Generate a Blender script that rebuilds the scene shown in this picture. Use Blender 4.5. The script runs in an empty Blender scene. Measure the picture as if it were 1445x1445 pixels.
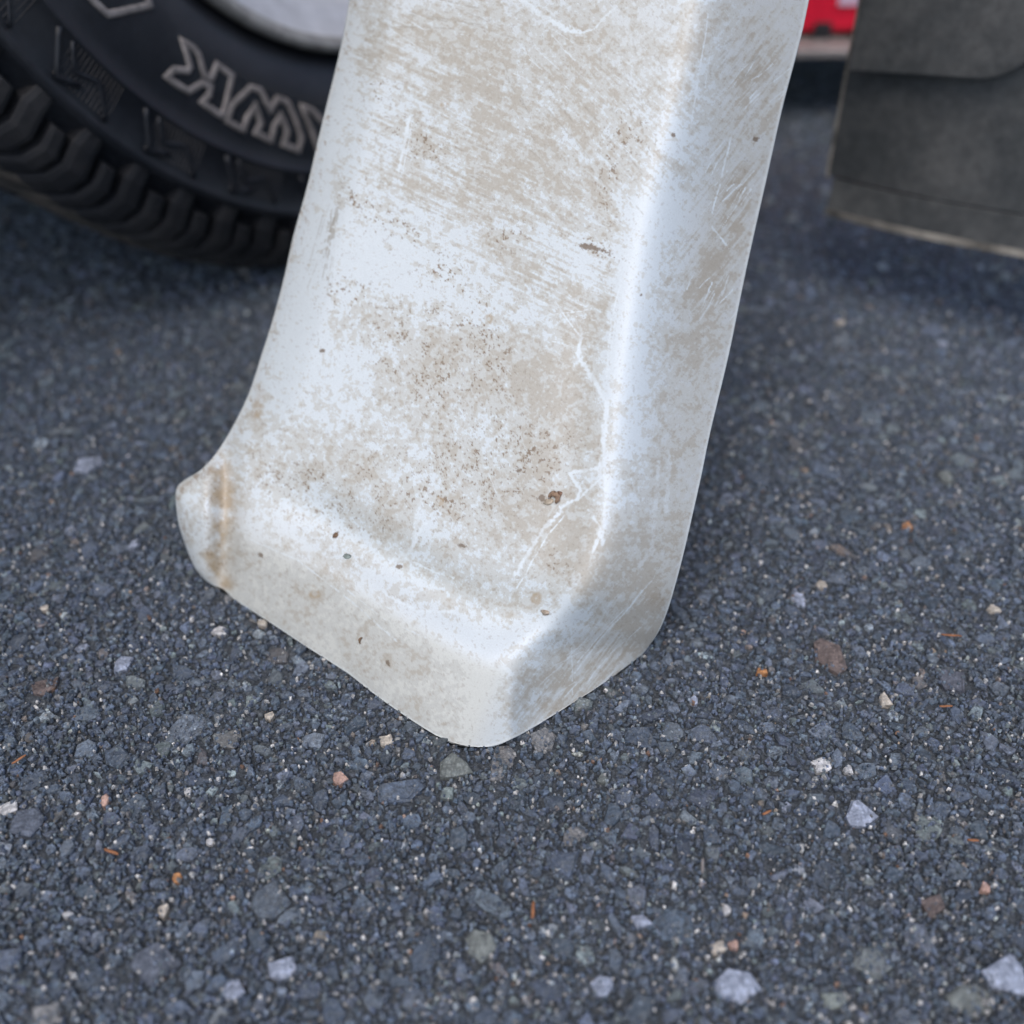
import bpy, math
import numpy as np
from mathutils import Vector
PI = math.pi
R = math.radians
sc = bpy.context.scene

# ------------------------------------------------------------------ camera
CAM_H = 0.33
PITCH = R(40)
FPX = 1447.0
cam_d = bpy.data.cameras.new('camera')
cam = bpy.data.objects.new('camera', cam_d)
sc.collection.objects.link(cam)
cam.location = (0, 0, CAM_H)
cam.rotation_euler = (R(90) - PITCH, 0, 0)
cam_d.sensor_width = 36
cam_d.lens = 36 * FPX / 1445.0
cam_d.clip_start = 0.01
cam_d.clip_end = 200
cam_d.dof.use_dof = True
cam_d.dof.focus_distance = 0.405
cam_d.dof.aperture_fstop = 4.3
sc.camera = cam

# ------------------------------------------------------------------ light
world = bpy.data.worlds.new('World')
sc.world = world
world.use_nodes = True
wn = world.node_tree
wn.nodes.clear()
sky = wn.nodes.new('ShaderNodeTexSky')
sky.sky_type = 'NISHITA'
sky.sun_disc = False
SUN_EL, SUN_AZ = R(62), R(195)     # azimuth measured clockwise from +Y
sky.sun_elevation = SUN_EL
sky.sun_rotation = SUN_AZ
sky.air_density = 1.0
sky.dust_density = 3.0
sky.ozone_density = 1.0
bg = wn.nodes.new('ShaderNodeBackground')
bg.inputs['Strength'].default_value = 0.15
wo = wn.nodes.new('ShaderNodeOutputWorld')
wn.links.new(sky.outputs['Color'], bg.inputs['Color'])
wn.links.new(bg.outputs['Background'], wo.inputs['Surface'])
sun_d = bpy.data.lights.new('sun', 'SUN')
sun_d.energy = 0.6
sun_d.angle = R(40)
sun_d.color = (1.0, 0.95, 0.88)
sun = bpy.data.objects.new('sun', sun_d)
sc.collection.objects.link(sun)
sdir = Vector((math.sin(SUN_AZ) * math.cos(SUN_EL), math.cos(SUN_AZ) * math.cos(SUN_EL), math.sin(SUN_EL)))
sun.rotation_euler = sdir.to_track_quat('Z', 'Y').to_euler()
sc.view_settings.view_transform = 'Standard'
sc.view_settings.look = 'None'
sc.view_settings.exposure = 0.47
sc.view_settings.gamma = 1.0
sc.view_settings.use_curve_mapping = False

# ------------------------------------------------------------------ helpers
def tag(o, label=None, cat=None, group=None, kind=None):
    if label: o['label'] = label
    if cat: o['category'] = cat
    if group: o['group'] = group
    if kind: o['kind'] = kind
    return o

def link(o, parent=None):
    sc.collection.objects.link(o)
    if parent is not None:
        o.parent = parent
    return o

def empty(name, loc=(0, 0, 0)):
    o = bpy.data.objects.new(name, None)
    o.location = loc
    o.empty_display_size = 0.05
    return link(o)

def raw_mesh(name, verts, loops, starts, mat=None, smooth=False, col=None, col_domain='POINT', mat_idx=None):
    me = bpy.data.meshes.new(name)
    verts = np.ascontiguousarray(verts, np.float32)
    loops = np.ascontiguousarray(loops, np.int32)
    starts = np.ascontiguousarray(starts, np.int32)
    me.vertices.add(len(verts)); me.vertices.foreach_set('co', verts.ravel())
    me.loops.add(len(loops)); me.loops.foreach_set('vertex_index', loops)
    me.polygons.add(len(starts)); me.polygons.foreach_set('loop_start', starts)
    me.update(calc_edges=True)
    me.polygons.foreach_set('use_smooth', np.full(len(starts), smooth, bool))
    if col is not None:
        a = me.color_attributes.new('Col', 'FLOAT_COLOR', col_domain)
        c = np.ones((len(col), 4), np.float32); c[:, :3] = col
        a.data.foreach_set('color', c.ravel())
    if mat is not None:
        for m in (mat if isinstance(mat, (list, tuple)) else [mat]):
            me.materials.append(m)
    if mat_idx is not None:
        me.polygons.foreach_set('material_index', np.ascontiguousarray(mat_idx, np.int32))
    me.validate()
    return me

def mesh_q(name, verts, quads, mat=None, parent=None, smooth=False, col=None):
    quads = np.asarray(quads, np.int32)
    k = quads.shape[1]
    me = raw_mesh(name, verts, quads.ravel(), np.arange(len(quads)) * k, mat, smooth, col)
    return link(bpy.data.objects.new(name, me), parent)

def grid_quads(nr, nc, off=0, wrap_c=False):
    r = np.arange(nr - 1)[:, None]
    cN = nc if wrap_c else nc - 1
    c = np.arange(cN)[None]
    c1 = (c + 1) % nc
    a = r * nc + c
    b = r * nc + c1
    d = (r + 1) * nc + c
    e = (r + 1) * nc + c1
    return (np.stack([a, b, e, d], -1).reshape(-1, 4) + off).astype(np.int32)

def obj_bm(name, verts, faces, mat, parent=None, smooth=False, bevel=0.0, segs=2):
    me = bpy.data.meshes.new(name)
    me.from_pydata([tuple(v) for v in verts], [], faces)
    me.update()
    if mat: me.materials.append(mat)
    o = link(bpy.data.objects.new(name, me), parent)
    if smooth or bevel:
        me.polygons.foreach_set('use_smooth', [True] * len(me.polygons))
    if bevel:
        b = o.modifiers.new('bevel', 'BEVEL'); b.width = bevel; b.segments = segs
        b.limit_method = 'ANGLE'; b.angle_limit = R(35)
        b.harden_normals = True
    return o

def box(name, lo, hi, mat, parent=None, bevel=0.0, frame=None):
    x0, y0, z0 = lo; x1, y1, z1 = hi
    v = [(x0, y0, z0), (x1, y0, z0), (x1, y1, z0), (x0, y1, z0), (x0, y0, z1), (x1, y0, z1), (x1, y1, z1), (x0, y1, z1)]
    if frame is not None: v = [frame(*p) for p in v]
    f = [(0, 3, 2, 1), (4, 5, 6, 7), (0, 1, 5, 4), (1, 2, 6, 5), (2, 3, 7, 6), (3, 0, 4, 7)]
    return obj_bm(name, v, f, mat, parent, bevel=bevel)

rng = np.random.default_rng(11)
_tabs = {}
def vnoise(x, y, seed=0):
    if seed not in _tabs:
        _tabs[seed] = np.random.default_rng(seed + 1000).random((256, 256)).astype(np.float32)
    T = _tabs[seed]
    xi = np.floor(x).astype(np.int64); yi = np.floor(y).astype(np.int64)
    fx = x - xi; fy = y - yi
    fx = fx * fx * (3 - 2 * fx); fy = fy * fy * (3 - 2 * fy)
    x0 = xi & 255; x1 = (xi + 1) & 255; y0 = yi & 255; y1 = (yi + 1) & 255
    return (T[y0, x0] * (1 - fx) + T[y0, x1] * fx) * (1 - fy) + (T[y1, x0] * (1 - fx) + T[y1, x1] * fx) * fy

def fbm(x, y, seed=0, octv=5, gain=0.5):
    a = 1.0; s = 0; t = 0
    for i in range(octv):
        s = s + a * vnoise(x * 2 ** i + 17.3 * i, y * 2 ** i + 9.1 * i, seed + i)
        t += a; a *= gain
    return s / t

def sstep(a, b, x):
    t = np.clip((x - a) / (b - a), 0, 1)
    return t * t * (3 - 2 * t)

# a photograph pixel and a distance along the view axis -> world point
CP, SP = math.cos(PITCH), math.sin(PITCH)
def unproj(px, py, w):
    z = 1.0 / w
    a = (px - 722.5) / FPX * z
    b = (722.5 - py) / FPX * z
    return np.stack([a, z * CP + b * SP, CAM_H - z * SP + b * CP], -1)
def ground_w(py):
    b = (722.5 - py) / FPX
    return (SP - b * CP) / CAM_H
def ground_pt(px, py):
    return unproj(np.float64(px), np.float64(py), ground_w(np.float64(py)))
def to_px(p):
    z = p[..., 1] * CP - (p[..., 2] - CAM_H) * SP
    b = p[..., 1] * SP + (p[..., 2] - CAM_H) * CP
    return 722.5 + FPX * p[..., 0] / z, 722.5 - FPX * b / z

# ------------------------------------------------------------------ materials
def new_mat(name):
    m = bpy.data.materials.new(name); m.use_nodes = True
    nt = m.node_tree
    return m, nt, nt.nodes['Principled BSDF']

def nd(nt, t, **k):
    n = nt.nodes.new(t)
    for a, b in k.items():
        if a.startswith('i_'): n.inputs[a[2:].replace('_', ' ')].default_value = b
        else: setattr(n, a, b)
    return n

def noise(nt, scale, detail=4, rough=0.6, vec=None):
    n = nd(nt, 'ShaderNodeTexNoise')
    n.inputs['Scale'].default_value = scale; n.inputs['Detail'].default_value = detail; n.inputs['Roughness'].default_value = rough
    if vec is None:
        tc = nd(nt, 'ShaderNodeTexCoord'); vec = tc.outputs['Object']
    nt.links.new(vec, n.inputs['Vector'])
    return n.outputs['Fac']

def ramp(nt, fac, stops):
    r = nd(nt, 'ShaderNodeValToRGB')
    e = r.color_ramp.elements
    while len(e) < len(stops): e.new(0.5)
    for i, (p, c) in enumerate(stops):
        e[i].position = p; e[i].color = (*c, 1) if len(c) == 3 else c
    nt.links.new(fac, r.inputs['Fac'])
    return r.outputs['Color']

def mixc(nt, fac, a, b, mode='MIX'):
    m = nd(nt, 'ShaderNodeMix', data_type='RGBA', blend_type=mode)
    for s, v in ((m.inputs[0], fac), (m.inputs[6], a), (m.inputs[7], b)):
        if hasattr(v, 'links'): nt.links.new(v, s)
        elif isinstance(v, (int, float)): s.default_value = v
        else: s.default_value = (*v, 1)
    return m.outputs[2]

def bump(nt, bsdf, h, strength=0.5, dist=0.001):
    b = nd(nt, 'ShaderNodeBump'); b.inputs['Strength'].default_value = strength; b.inputs['Distance'].default_value = dist
    nt.links.new(h, b.inputs['Height']); nt.links.new(b.outputs['Normal'], bsdf.inputs['Normal'])
    return b

def mat_asphalt():
    m, nt, b = new_mat('asphalt_binder')
    f = noise(nt, 900, 5, 0.75)
    c1 = ramp(nt, f, [(0.3, (0.024, 0.028, 0.034)), (0.48, (0.066, 0.078, 0.092)), (0.64, (0.15, 0.17, 0.19)), (0.76, (0.48, 0.49, 0.49))])
    f2 = noise(nt, 260, 4, 0.6)
    c2 = ramp(nt, f2, [(0.35, (0.6, 0.62, 0.65)), (0.7, (1.35, 1.33, 1.3))])
    nt.links.new(mixc(nt, 1.0, c1, c2, 'MULTIPLY'), b.inputs['Base Color'])
    b.inputs['Roughness'].default_value = 0.62
    b.inputs['Specular IOR Level'].default_value = 0.45
    bump(nt, b, f, 0.9, 0.0012)
    return m

def mat_stone(smear=True):
    m, nt, b = new_mat('aggregate_stone')
    at = nd(nt, 'ShaderNodeAttribute', attribute_name='Col')
    f = noise(nt, 420, 5, 0.7)
    c2 = ramp(nt, f, [(0.30, (0.42, 0.43, 0.45)), (0.5, (0.95, 0.95, 0.95)), (0.70, (1.75, 1.75, 1.75))])
    c = mixc(nt, 1.0, at.outputs['Color'], c2, 'MULTIPLY')
    g = noise(nt, 1500, 2, 0.6)
    spk = ramp(nt, g, [(0.66, (0, 0, 0)), (0.74, (0.12, 0.12, 0.12))])
    c = mixc(nt, 1.0, c, spk, 'ADD')
    # binder film smeared over part of every stone
    lo = 0.47 if smear else 0.60
    sm = noise(nt, 300, 6, 0.75)
    c = mixc(nt, ramp(nt, sm, [(lo, (0, 0, 0)), (lo + 0.13, (0.85, 0.85, 0.85))]), c, ramp(nt, noise(nt, 1100, 4, .7), [(0.33, (0.028, 0.033, 0.040)), (0.52, (0.095, 0.110, 0.126)), (0.7, (0.26, 0.285, 0.31))]))
    nt.links.new(c, b.inputs['Base Color'])
    b.inputs['Roughness'].default_value = 0.55
    b.inputs['Specular IOR Level'].default_value = 0.5
    f3 = noise(nt, 700, 4, 0.7)
    bump(nt, b, f3, 1.0, 0.0013)
    return m

def mat_paint():
    m, nt, b = new_mat('worn_white_gelcoat')
    at = nd(nt, 'ShaderNodeAttribute', attribute_name='Col')
    f = noise(nt, 1600, 3, 0.7)
    c2 = ramp(nt, f, [(0.3, (0.93, 0.925, 0.915)), (0.6, (1.02, 1.02, 1.02))])
    nt.links.new(mixc(nt, 1.0, at.outputs['Color'], c2, 'MULTIPLY'), b.inputs['Base Color'])
    b.inputs['Roughness'].default_value = 0.5
    b.inputs['Specular IOR Level'].default_value = 0.5
    f3 = noise(nt, 500, 4, 0.6)
    bump(nt, b, f3, 0.12, 0.0006)
    return m

def mat_rubber(name, base, dirt, amount, rough=0.6, scale=25):
    m, nt, b = new_mat(name)
    f = noise(nt, scale, 6, 0.65)
    g = noise(nt, scale * 14, 4, 0.7)
    c = ramp(nt, f, [(0.42, base), (0.42 + 0.4 / max(amount, 0.05) * 0.5 if amount < 1 else 0.62, dirt)])
    c = mixc(nt, 1.0, c, ramp(nt, g, [(0.3, (0.75, 0.75, 0.75)), (0.7, (1.25, 1.25, 1.25))]), 'MULTIPLY')
    nt.links.new(c, b.inputs['Base Color'])
    b.inputs['Roughness'].default_value = rough
    bump(nt, b, g, 0.25, 0.0006)
    return m

def mat_simple(name, col, rough=0.5, metal=0.0, var=0.15, scale=60, bmp=0.1):
    m, nt, b = new_mat(name)
    f = noise(nt, scale, 5, 0.65)
    lo = tuple(c * (1 - var) for c in col); hi = tuple(min(1, c * (1 + var)) for c in col)
    nt.links.new(ramp(nt, f, [(0.35, lo), (0.65, hi)]), b.inputs['Base Color'])
    b.inputs['Roughness'].default_value = rough
    b.inputs['Metallic'].default_value = metal
    bump(nt, b, f, bmp, 0.0008)
    return m

M_ASPH = mat_asphalt()
M_STONE = mat_stone()
M_STONE2 = mat_stone(False)
M_PAINT = mat_paint()
M_TYRE = mat_rubber('tyre_rubber', (0.0075, 0.0095, 0.014), (0.017, 0.019, 0.024), 0.9, 0.48, 18)
M_TREAD = mat_rubber('dusty_tread_rubber', (0.006, 0.007, 0.010), (0.026, 0.025, 0.026), 0.9, 0.75, 22)
M_DUST = mat_rubber('mud_dusted_tread', (0.030, 0.027, 0.024), (0.085, 0.072, 0.060), 0.9, 0.85, 30)
M_LETTER = mat_simple('weathered_letter_rubber', (0.22, 0.20, 0.19), 0.6, 0, 0.35, 120)
M_RIM = mat_simple('dusty_silver_rim', (0.62, 0.63, 0.66), 0.45, 0.2, 0.12, 60)
M_RIMLIP = mat_simple('grimy_rim_flange', (0.34, 0.33, 0.31), 0.5, 0.3, 0.25, 90)
M_FLAP = mat_rubber('dusty_flap_rubber', (0.055, 0.060, 0.062), (0.115, 0.117, 0.115), 0.9, 0.5, 12)
M_FLAPEDGE = mat_simple('scuffed_rubber_edge', (0.27, 0.25, 0.215), 0.7, 0, 0.5, 60)
M_UNDER = mat_simple('dark_underbody', (0.02, 0.02, 0.022), 0.7, 0, 0.3, 20)
M_BODY = mat_simple('truck_body_paint', (0.30, 0.31, 0.32), 0.35, 0, 0.05, 10)
M_RED = mat_simple('red_plastic', (0.78, 0.012, 0.045), 0.35, 0, 0.1, 40)
M_BLACK = mat_simple('black_plastic', (0.018, 0.018, 0.022), 0.5, 0, 0.2, 40)
M_LABEL = mat_simple('pale_pink_label', (0.78, 0.55, 0.70), 0.4, 0, 0.1, 60)
M_BOARD = mat_simple('pale_grey_metal', (0.30, 0.28, 0.27), 0.5, 0.2, 0.2, 60)
M_TWIG = mat_simple('dry_needle', (0.30, 0.13, 0.06), 0.7, 0, 0.3, 300)

# ------------------------------------------------------------------ outline of the moulded panel (photograph pixels)
LEFT = np.array([(640, -850), (575, -500), (530, -200), (493, 0), (480, 69), (452, 183), (435, 256), (414, 332), (400, 394), (385, 450), (369, 500),
                 (351, 555), (327, 604), (303, 642), (282, 664), (258, 679), (248, 694), (251, 735), (263, 773), (275, 801), (289, 818)], float)
RIGHT = np.array([(1300, -850), (1235, -500), (1180, -200), (1141, 3), (1126, 69), (1105, 149), (1081, 256), (1053, 381), (1029, 498),
                  (1003, 607), (990, 670), (977, 728), (965, 780), (954, 822), (942, 862), (929, 892), (911, 918)], float)
BOTT = np.array([(289, 818), (335, 849), (386, 882), (430, 912), (490, 950), (520, 974), (552, 998), (600, 1030), (631, 1049), (648, 1055), (665, 1057), (697, 1053), (722, 1043),
                 (749, 1029), (808, 994), (850, 966), (894, 936), (911, 918)], float)
OUTLINE = np.vstack([LEFT, BOTT[1:], RIGHT[::-1][1:]])
def smooth_poly(P, k=6):
    # Catmull-Rom
    Q = []
    n = len(P)
    for i in range(n - 1):
        p0 = P[max(i - 1, 0)]; p1 = P[i]; p2 = P[i + 1]; p3 = P[min(i + 2, n - 1)]
        for t in np.arange(k) / k:
            Q.append(0.5 * ((2 * p1) + (-p0 + p2) * t + (2 * p0 - 5 * p1 + 4 * p2 - p3) * t * t + (-p0 + 3 * p1 - 3 * p2 + p3) * t ** 3))
    Q.append(P[-1])
    return np.array(Q)
def arc_s(P):
    d = np.r_[0, np.cumsum(np.hypot(*np.diff(P, axis=0).T))]
    return d / d[-1]
def at_s(P, s):
    a = arc_s(P)
    return np.stack([np.interp(s, a, P[:, 0]), np.interp(s, a, P[:, 1])], -1)
def in_poly(px, py, P):
    ins = np.zeros(np.shape(px), bool)
    j = len(P) - 1
    for i in range(len(P)):
        xi, yi = P[i]; xj, yj = P[j]
        c = ((yi > py) != (yj > py)) & (px < (xj - xi) * (py - yi) / (yj - yi + 1e-12) + xi)
        ins ^= c; j = i
    return ins

# ------------------------------------------------------------------ ground
asph = empty('asphalt_ground')
tag(asph, kind='structure')
# near sheet with real relief, then a big flat sheet round it
nx, ny = 520, 520
gx = np.linspace(-0.75, 0.95, nx); gy = np.linspace(0.08, 1.55, ny)
GX, GY = np.meshgrid(gx, gy)
Z = -0.0016 + 0.0011 * (fbm(GX * 160, GY * 160, 3, 3) - 0.5) * 2 + 0.0006 * (fbm(GX * 40, GY * 40, 9, 3) - 0.5) * 2
edge = np.minimum.reduce([GX - gx[0], gx[-1] - GX, GY - gy[0], gy[-1] - GY])
Z = np.where(edge < 0.01, -0.0024, Z)
mesh_q('near_asphalt', np.stack([GX, GY, Z], -1).reshape(-1, 3), grid_quads(ny, nx), M_ASPH, asph, True)
big = []
B = 40.0
xs = [-B, gx[0] , gx[-1], B]; ys = [-B, gy[0], gy[-1], B]
vv = [(x, y, -0.0024) for y in ys for x in xs]
qq = [(r * 4 + c, r * 4 + c + 1, r * 4 + 5 + c, r * 4 + 4 + c) for r in range(3) for c in range(3) if not (r == 1 and c == 1)]
mesh_q('far_asphalt', np.array(vv), qq, M_ASPH, asph)

def pick_cols(n, rg):
    base = np.array([(0.085, 0.098, 0.128), (0.070, 0.080, 0.100), (0.105, 0.115, 0.135), (0.060, 0.070, 0.088), (0.12, 0.13, 0.15), (0.10, 0.105, 0.105),
                     (0.125, 0.108, 0.10), (0.15, 0.16, 0.155), (0.22, 0.23, 0.235), (0.20, 0.15, 0.12), (0.30, 0.29, 0.26), (0.26, 0.17, 0.12)])
    p = np.array([.22, .20, .17, .16, .10, .06, .02, .030, .012, .004, .006, .0015]); p = p / p.sum()
    k = rg.choice(len(base), n, p=p)
    return base[k] * np.array([1.58, 1.78, 1.92]) * rg.uniform(0.74, 1.28, (n, 1)) * rg.uniform(0.96, 1.04, (n, 3))

def stone_geo(cx, cy, r, rg, ns, calm=False, top=None):
    """many stones with the same number of sides: rings low, mid, top + centre"""
    n = len(cx)
    asp = np.where(calm, rg.uniform(0.7, 1.0, n), rg.uniform(0.42, 1.0, n)); rot = rg.uniform(0, PI, n)
    ang = (np.arange(ns)[None] + rg.uniform(-0.33, 0.33, (n, ns))) / ns * 2 * PI
    rad = rg.uniform(0.66, 1.18, (n, ns))
    ux = np.cos(ang) * rad; uy = np.sin(ang) * rad * asp[:, None]
    X = ux * np.cos(rot)[:, None] - uy * np.sin(rot)[:, None]
    Y = ux * np.sin(rot)[:, None] + uy * np.cos(rot)[:, None]
    h = np.minimum(0.0015, r * 0.32) * rg.uniform(0.0, 1.0, n) ** .8 if top is None else top
    tx = rg.normal(0, 0.10, n); ty = rg.normal(0, 0.10, n)
    V = np.zeros((n, 3 * ns + 1, 3))
    for k, (s, zz) in enumerate(((0.95, None), (1.0, 0.15), (0.80, 1.0))):
        sl = slice(k * ns, (k + 1) * ns)
        jit = rg.uniform(0.93, 1.07, (n, ns)) if k == 2 else 1
        V[:, sl, 0] = cx[:, None] + X * r[:, None] * s * jit
        V[:, sl, 1] = cy[:, None] + Y * r[:, None] * s * jit
        if zz is None:
            V[:, sl, 2] = -0.0045
        else:
            zt = -0.0006 + h * zz
            V[:, sl, 2] = zt[:, None] + (tx[:, None] * X + ty[:, None] * Y) * r[:, None] * (zz > 0.5) + rg.normal(0, 0.05, (n, ns)) * r[:, None] * (zz > 0.5)
    V[:, -1, 0] = cx + rg.normal(0, 0.15, n) * r; V[:, -1, 1] = cy + rg.normal(0, 0.15, n) * r
    V[:, -1, 2] = -0.0006 + h + np.abs(rg.normal(0, 0.05, n)) * r
    V[:, :, 2] = np.minimum(V[:, :, 2], 0.0026)
    F = []; i = np.arange(ns); j = (i + 1) % ns
    q = np.concatenate([np.stack([i + k * ns, j + k * ns, j + (k + 1) * ns, i + (k + 1) * ns], -1) for k in range(2)])
    t = np.stack([i + 2 * ns, j + 2 * ns, np.full(ns, 3 * ns)], -1)
    return V, q, t

def stones_mesh(name, parts, mat=None):
    vs, ls, ss, cs = [], [], [], []
    vo = 0; lo = 0
    for V, q, t, C in parts:
        n, m = V.shape[:2]
        off = (np.arange(n) * m + vo)[:, None, None]
        Q = (q[None] + off).reshape(-1); T = (t[None] + off).reshape(-1)
        ls += [Q, T]
        ss += [np.arange(len(Q) // 4) * 4 + lo, np.arange(len(T) // 3) * 3 + lo + len(Q)]
        lo += len(Q) + len(T); vo += n * m
        vs.append(V.reshape(-1, 3)); cs.append(np.repeat(C, m, 0))
    me = raw_mesh(name, np.vstack(vs), np.concatenate(ls), np.concatenate(ss), mat or M_STONE, False, np.vstack(cs))
    return me

# stones placed by dart throwing, large ones first
RES = 0.0005
OX, OY = -0.75, 0.1
occ = np.zeros((int(1.45 / RES), int(1.70 / RES)), bool)
disk = {}
def dmask(k):
    if k not in disk:
        g = np.arange(-k, k + 1); disk[k] = (g[:, None] ** 2 + g[None] ** 2) <= k * k
    return disk[k]
# notable light stones of the photograph: px, py, radius(px), colour
CREAM = (0.52, 0.47, 0.40); WHT = (0.62, 0.62, 0.62); ORG = (0.50, 0.24, 0.10); PNK = (0.50, 0.33, 0.27); BRN = (0.17, 0.135, 0.125)
GRN = (0.19, 0.21, 0.20); LBL = (0.32, 0.36, 0.45)
notable = [(480, 1100, 15, PNK), (1161, 1080, 15, WHT), (1197, 1085, 9, WHT), (250, 1240, 8, ORG), (148, 1129, 11, PNK), (232, 1284, 11, CREAM),
           (125, 655, 24, LBL), (173, 937, 16, LBL), (63, 858, 8, CREAM), (100, 748, 9, LBL), (1158, 826, 11, CREAM), (1335, 672, 16, GRN), (1128, 845, 15, LBL),
           (1010, 1337, 16, CREAM), (1035, 1333, 9, PNK), (1040, 1390, 36, LBL), (675, 1330, 28, GRN), (850, 1100, 12, GRN), (980, 990, 8, LBL), (870, 770, 8, WHT),
           (1075, 948, 8, ORG), (1317, 1280, 22, BRN), (1170, 925, 34, BRN), (640, 1082, 30, GRN), (265, 1117, 8, WHT), (296, 1188, 7, WHT), (12, 1140, 14, WHT),
           (328, 1398, 18, LBL), (400, 1365, 20, LBL), (1025, 1285, 9, WHT), (1388, 1253, 12, PNK), (1248, 988, 12, CREAM), (905, 1300, 14, LBL),
           (1370, 1410, 30, GRN), (1420, 1375, 34, LBL), (1345, 960, 30, (0.12, 0.13, 0.16)), (190, 768, 12, LBL), (95, 1290, 8, WHT), (545, 1046, 12, CREAM),
           (1210, 1150, 30, LBL), (850, 1390, 20, LBL), (215, 1355, 40, (0.13, 0.15, 0.19)), (60, 970, 26, BRN), (40, 1160, 24, (0.12, 0.14, 0.18)), (1400, 860, 12, CREAM),
           (1185, 455, 7, CREAM), (1330, 485, 9, LBL), (1280, 742, 8, ORG), (380, 1010, 10, CREAM), (370, 880, 9, CREAM), (310, 890, 12, WHT), (1110, 1140, 9, LBL)]
stones = []   # x, y, r, colour or None
def occupy(x, y, r, pad=0.0):
    k = max(1, int(round((r + pad) / RES)))
    i = int((y - OY) / RES); j = int((x - OX) / RES)
    if i - k < 0 or j - k < 0 or i + k + 1 > occ.shape[0] or j + k + 1 > occ.shape[1]: return False
    occ[i - k:i + k + 1, j - k:j + k + 1] |= dmask(k)
    return True
def free(x, y, r):
    k = r / RES
    i = (y - OY) / RES; j = (x - OX) / RES
    for a, b in FR:
        ii = int(i + a * k); jj = int(j + b * k)
        if ii < 0 or jj < 0 or ii >= occ.shape[0] or jj >= occ.shape[1] or occ[ii, jj]: return False
    return True
FR = [(0, 0)] + [(math.cos(t), math.sin(t)) for t in np.arange(6) * PI / 3]
for px, py, rp, c in notable:
    g = ground_pt(px, py); r = rp / (FPX * ground_w(py))
    stones.append((g[0], g[1], r, c)); occupy(g[0], g[1], r)
# radius range, tries, y range
levels = [(0.0075, 0.0105, 320, 1.5), (0.0055, 0.0075, 1400, 1.5), (0.0038, 0.0055, 7500, 1.5), (0.0026, 0.0038, 28000, 1.2),
          (0.0018, 0.0026, 62000, 0.75), (0.0012, 0.0018, 95000, 0.55)]
rg = np.random.default_rng(5)
for r0, r1, tries, ymax in levels:
    Yt = 0.1 + (ymax - 0.1) * rg.random(tries)
    half = 0.30 + 0.45 * Yt
    Xt = rg.uniform(-1, 1, tries) * half
    Rt = rg.uniform(r0, r1, tries)
    for x, y, r in zip(Xt, Yt, Rt):
        if free(x, y, r * 0.78):
            stones.append((x, y, r, None)); occupy(x, y, r * 0.78)
S = np.array([(a, b, c) for a, b, c, d in stones])
C = pick_cols(len(S), rg)
big_dark = S[:, 2] > 0.0055
C[big_dark] = np.clip(C[big_dark], 0, 0.26)
for i, (px, py, rp, c) in enumerate(notable): C[i] = np.array(c) * (1.0 if max(c) < .4 else 1.05)
C = np.minimum(C, 0.6)
P0 = np.column_stack([S[:, 0], S[:, 1], np.zeros(len(S))])
sx, sy = to_px(P0)
vis = (sx > 5) & (sx < 1440) & (sy > 60) & (sy < 1440) & ~in_poly(sx, sy, OUTLINE)
size_px = S[:, 2] * FPX * ground_w(sy)
score = np.where(vis, size_px * 1.0 + 1e3 * (np.arange(len(S)) < len(notable)), 0)
top = np.argsort(-score)[:296]
is_top = np.zeros(len(S), bool); is_top[top] = True
n_sides = rg.choice([4, 5, 6, 7], len(S), p=[.2, .35, .3, .15])
parts = []
singles = []
for ns in (4, 5, 6, 7):
    for flag in (True, False):
        idx = np.where((n_sides == ns) & (is_top == flag))[0]
        if len(idx) == 0: continue
        V, q, t = stone_geo(S[idx, 0], S[idx, 1], S[idx, 2], rg, ns, idx < len(notable))
        if flag:
            singles += [(V[k] + np.array([0, 0, .0009 if i < len(notable) else 0]) * (np.arange(len(V[k])) >= ns)[:, None], q, t, C[i], i < len(notable)) for k, i in enumerate(idx)]
        else:
            parts.append((V, q, t, C[idx]))
for V, q, t, c, nb in singles:
    o_ = V[-1].copy(); o_[2] = 0
    # one more ring of subdivision-free detail: keep facets, own mesh
    me = stones_mesh('stone', [((V - o_)[None], q, t, c[None])], M_STONE2 if nb else None)
    so = bpy.data.objects.new('stone', me); so.location = o_
    link(so, asph)
me = stones_mesh('aggregate', parts)
ag = link(bpy.data.objects.new('aggregate', me), asph); tag(ag, kind='stuff')

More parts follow.
